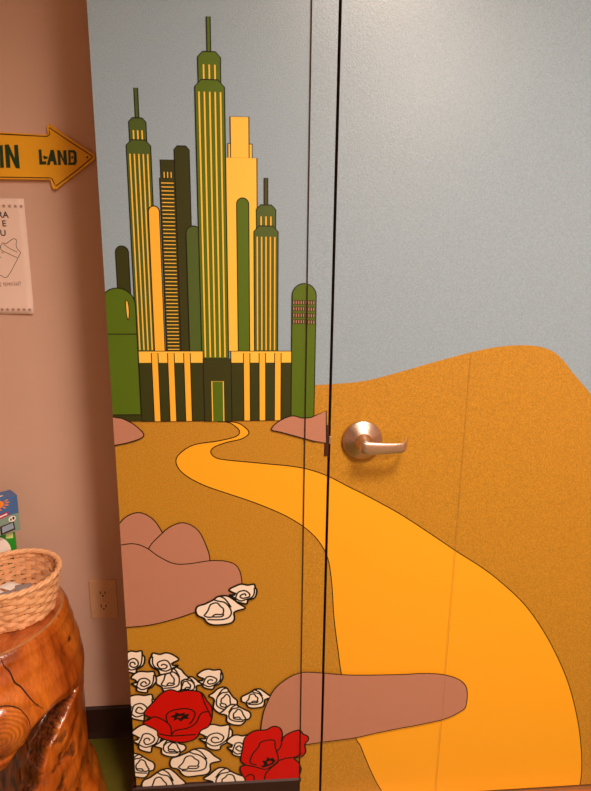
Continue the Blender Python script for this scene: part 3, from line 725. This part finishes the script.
# contents
M_pw = mat('packet_white', srgb(248, 240, 236), .45); M_pg = mat('packet_grey', srgb(156, 146, 152), .4, noise_amt=.1, scale=60)
def packet(x, y, z, rz, tx, ty, m, label, sx=.026, sy=.034):
    b = bmesh.new(); n = 10; top = {}; bot = {}
    for i in range(n+1):
        for k in range(n+1):
            u, v = i/n*2-1, k/n*2-1; h_ = .006*(1-u*u)*(1-v*v)+.0012*noise.noise(Vector((u*3+x*99, v*3, 0)))+.0006
            e = 1+.02*noise.noise(Vector((u*4, v*4, x*50)))
            top[i, k] = b.verts.new((u*sx/2*e, v*sy/2*e, h_)); bot[i, k] = b.verts.new((u*sx/2*e, v*sy/2*e, -h_*.6))
    for i in range(n):
        for k in range(n):
            b.faces.new((top[i, k], top[i+1, k], top[i+1, k+1], top[i, k+1])); b.faces.new((bot[i, k], bot[i, k+1], bot[i+1, k+1], bot[i+1, k]))
    bnd = [(i, 0) for i in range(n)]+[(n, k) for k in range(n)]+[(n-i, n) for i in range(n)]+[(0, n-k) for k in range(n)]
    for p, q in zip(bnd, bnd[1:]+bnd[:1]): b.faces.new((top[p], bot[p], bot[q], top[q]))
    bmesh.ops.recalc_face_normals(b, faces=b.faces)
    o = obj('wrapped_packet', b, m, None, True); o.location = (x, y, z); o.rotation_euler = (tx, ty, rz)
    tag(o, label, 'packet', 'wrapped packets in the basket')
packet(BX+.020, BY+.010, BZ+.046, .5, .15, .1, M_pg, 'grey wrapped packet in the basket, nearest its right side', .036, .046)
packet(BX-.018, BY+.024, BZ+.050, -.3, -.2, .1, M_pw, 'white wrapped packet at the back of the basket heap', .034, .040)
packet(BX-.014, BY-.022, BZ+.047, .2, .1, -.15, M_pg, 'grey wrapped packet at the front left of the basket heap', .034, .044)
packet(BX-.050, BY+.004, BZ+.050, 1.0, .1, .2, M_pw, 'white wrapped packet at the left side of the basket', .034, .044)
packet(BX+.004, BY+.000, BZ+.034, 1.4, .0, .1, M_pw, 'white wrapped packet lying underneath the other packets', .070, .090)
packet(BX+.000, BY-.002, BZ+.018, .4, .0, .0, M_pw, 'lowest white wrapped packet on the basket floor', .090, .100)

# ------------------------------------------------------------------ cartons behind the basket
M_blue = mat('card_blue', srgb(74, 116, 176), .4); M_sage = mat('card_sage', srgb(134, 166, 152), .4)
M_mag = mat('card_magenta', srgb(190, 40, 96), .4); M_or = mat('card_orange', srgb(255, 150, 40), .4)
M_cg = mat('card_green', srgb(28, 160, 40), .4); M_lime = mat('card_pale_lime', srgb(214, 240, 160), .4); M_cw = mat('card_white', srgb(250, 244, 240), .4)
rot = math.radians(20)
def carton(cxr, cy, z0, z1, wd, dp, m):
    """right front bottom corner at (cxr, cy)"""
    return Matrix.Translation((cxr, cy, z0)) @ Matrix.Rotation(rot, 4, 'Z')
gc = px(15.5, 551, .150); bc = px(20, 527, .150); bt = px(17, 495, .150)
zmid = .7290
# green carton
G0 = carton(gc[0]+.002, .150, SZ+.004, zmid, .1, .05, M_cg)
green = tag(empty('green_carton', (gc[0], .150, SZ+.004)), 'green and white carton standing behind the basket under the blue box', 'box')
b = bmesh.new(); bbox(b, -.10, 0, 0, .034, 0, zmid-SZ-.004, bev=.0008, M=G0); obj('carton_body', b, M_cg, green)
def face_shape(Mx, pts, m, parent, name, lift=.0004, label=None, th=0):
    b = bmesh.new(); fill2d(b, pts, -lift)
    for v in b.verts: v.co = Mx @ v.co
    return obj(name, b, m, parent, label=label)
hG = zmid-SZ-.004
face_shape(G0, [(-.045+.034*math.cos(t)*1.0, hG-.052+.043*math.sin(t)) for t in [2*math.pi*k/40 for k in range(40)]], M_cw, green, 'printed_shape', label='white rounded print')
face_shape(G0, [(-.020, hG-.018), (-.004, hG-.020), (-.003, hG-.002), (-.018, hG-.001)], M_lime, green, 'printed_shape', label='pale lime corner print')
# blue box
B0 = Matrix.Translation((bc[0]+.001, .150, zmid+.0005)) @ Matrix.Rotation(math.radians(40), 4, 'Z')
hB = bt[1]-zmid
blue = tag(empty('blue_picture_box', (bc[0], .150, zmid)), 'small blue picture box with orange sun, stacked on green carton behind the basket', 'box')
b = bmesh.new(); bbox(b, -.10, 0, 0, .046, 0, hB, bev=.0008, M=B0); obj('box_body', b, M_blue, blue)
face_shape(B0, [(-.0995, .0005), (-.0005, .0005), (-.0005, hB*.50), (-.05, hB*.50), (-.0995, hB*.46)], M_sage, blue, 'lower_panel', .0004, 'sage green lower panel')
sx_, sz_ = -.046, hB-.013
sun = bmesh.new(); fill2d(sun, [(sx_+.015*math.cos(t), sz_+.0095*math.sin(t)) for t in [2*math.pi*k/32 for k in range(32)]], -.0006)
for k in range(14):
    t = 2*math.pi*k/14
    if sz_+math.sin(t)*.0165 > hB-.0005: continue
    c_, s_ = math.cos(t), math.sin(t)
    q = [(sx_+c_*.018-s_*.0016, sz_+s_*.011+c_*.0016), (sx_+c_*.027-s_*.0014, sz_+s_*.0165+c_*.0014), (sx_+c_*.027+s_*.0014, sz_+s_*.0165-c_*.0014), (sx_+c_*.018+s_*.0016, sz_+s_*.011-c_*.0016)]
    fill2d(sun, q, -.0006)
for v in sun.verts: v.co = B0 @ v.co
obj('sun_print', sun, M_or, blue, label='orange sun with rays')
ban = face_shape(B0, [(-.075, hB*.40), (-.024, hB*.50), (-.024, hB*.62), (-.075, hB*.52)], M_mag, blue, 'banner', .0008, 'magenta banner')
face_shape(B0, [(-.073, hB*.445), (-.027, hB*.535), (-.027, hB*.575), (-.073, hB*.485)], M_cw, ban, 'banner_lettering', .0010)
def disc(cx_, cz_, rx, rz_): return [(cx_+rx*math.cos(t), cz_+rz_*math.sin(t)) for t in [2*math.pi*k/24 for k in range(24)]]
face_shape(B0, disc(-.0170, hB*.38, .0085, .0075), M_cw, blue, 'white_spot', .0008)
face_shape(B0, disc(-.0140, hB*.39, .0026, .0038), M_ink, blue, 'black_spot', .0010)
face_shape(B0, disc(-.0200, hB*.37, .0020, .0032), M_ink, blue, 'black_spot', .0010)
face_shape(B0, [(-.046, .001), (-.012, .006), (-.014, hB*.30), (-.046, hB*.26)], M_bronze, blue, 'picture_frame_print', .0008, 'small framed picture print')
face_shape(B0, [(-.042, .006), (-.015, .010), (-.017, hB*.27), (-.042, hB*.23)], mat('card_light_blue', srgb(150, 176, 200), .4), blue, 'picture_print', .0010)
# cloud streak on the lid
b = bmesh.new(); P = cr([(-.075, .018), (-.05, .012), (-.034, .012), (-.026, .017), (-.036, .022), (-.055, .020)])
fill2d(b, P, 0)
for v in b.verts: v.co = B0 @ Vector((v.co.x, v.co.z, hB+.0006))
bmesh.ops.recalc_face_normals(b, faces=b.faces); obj('cloud_print', b, M_cw, blue, label='white cloud streak on the lid')

# ------------------------------------------------------------------ ceiling light fitting (above and behind the picture)
cl_ = tag(empty('ceiling_light', (.52, -1.20, ZT)), 'square ceiling light fitting above the door area, out of frame', 'light')
b = bmesh.new()
for a in ((.19, .22, -1.53, -.87), (.82, .85, -1.53, -.87), (.22, .82, -1.53, -1.50), (.22, .82, -.90, -.87)): bbox(b, a[0], a[1], a[2], a[3], 2.535, ZT)
obj('housing', b, M_ceil, cl_)
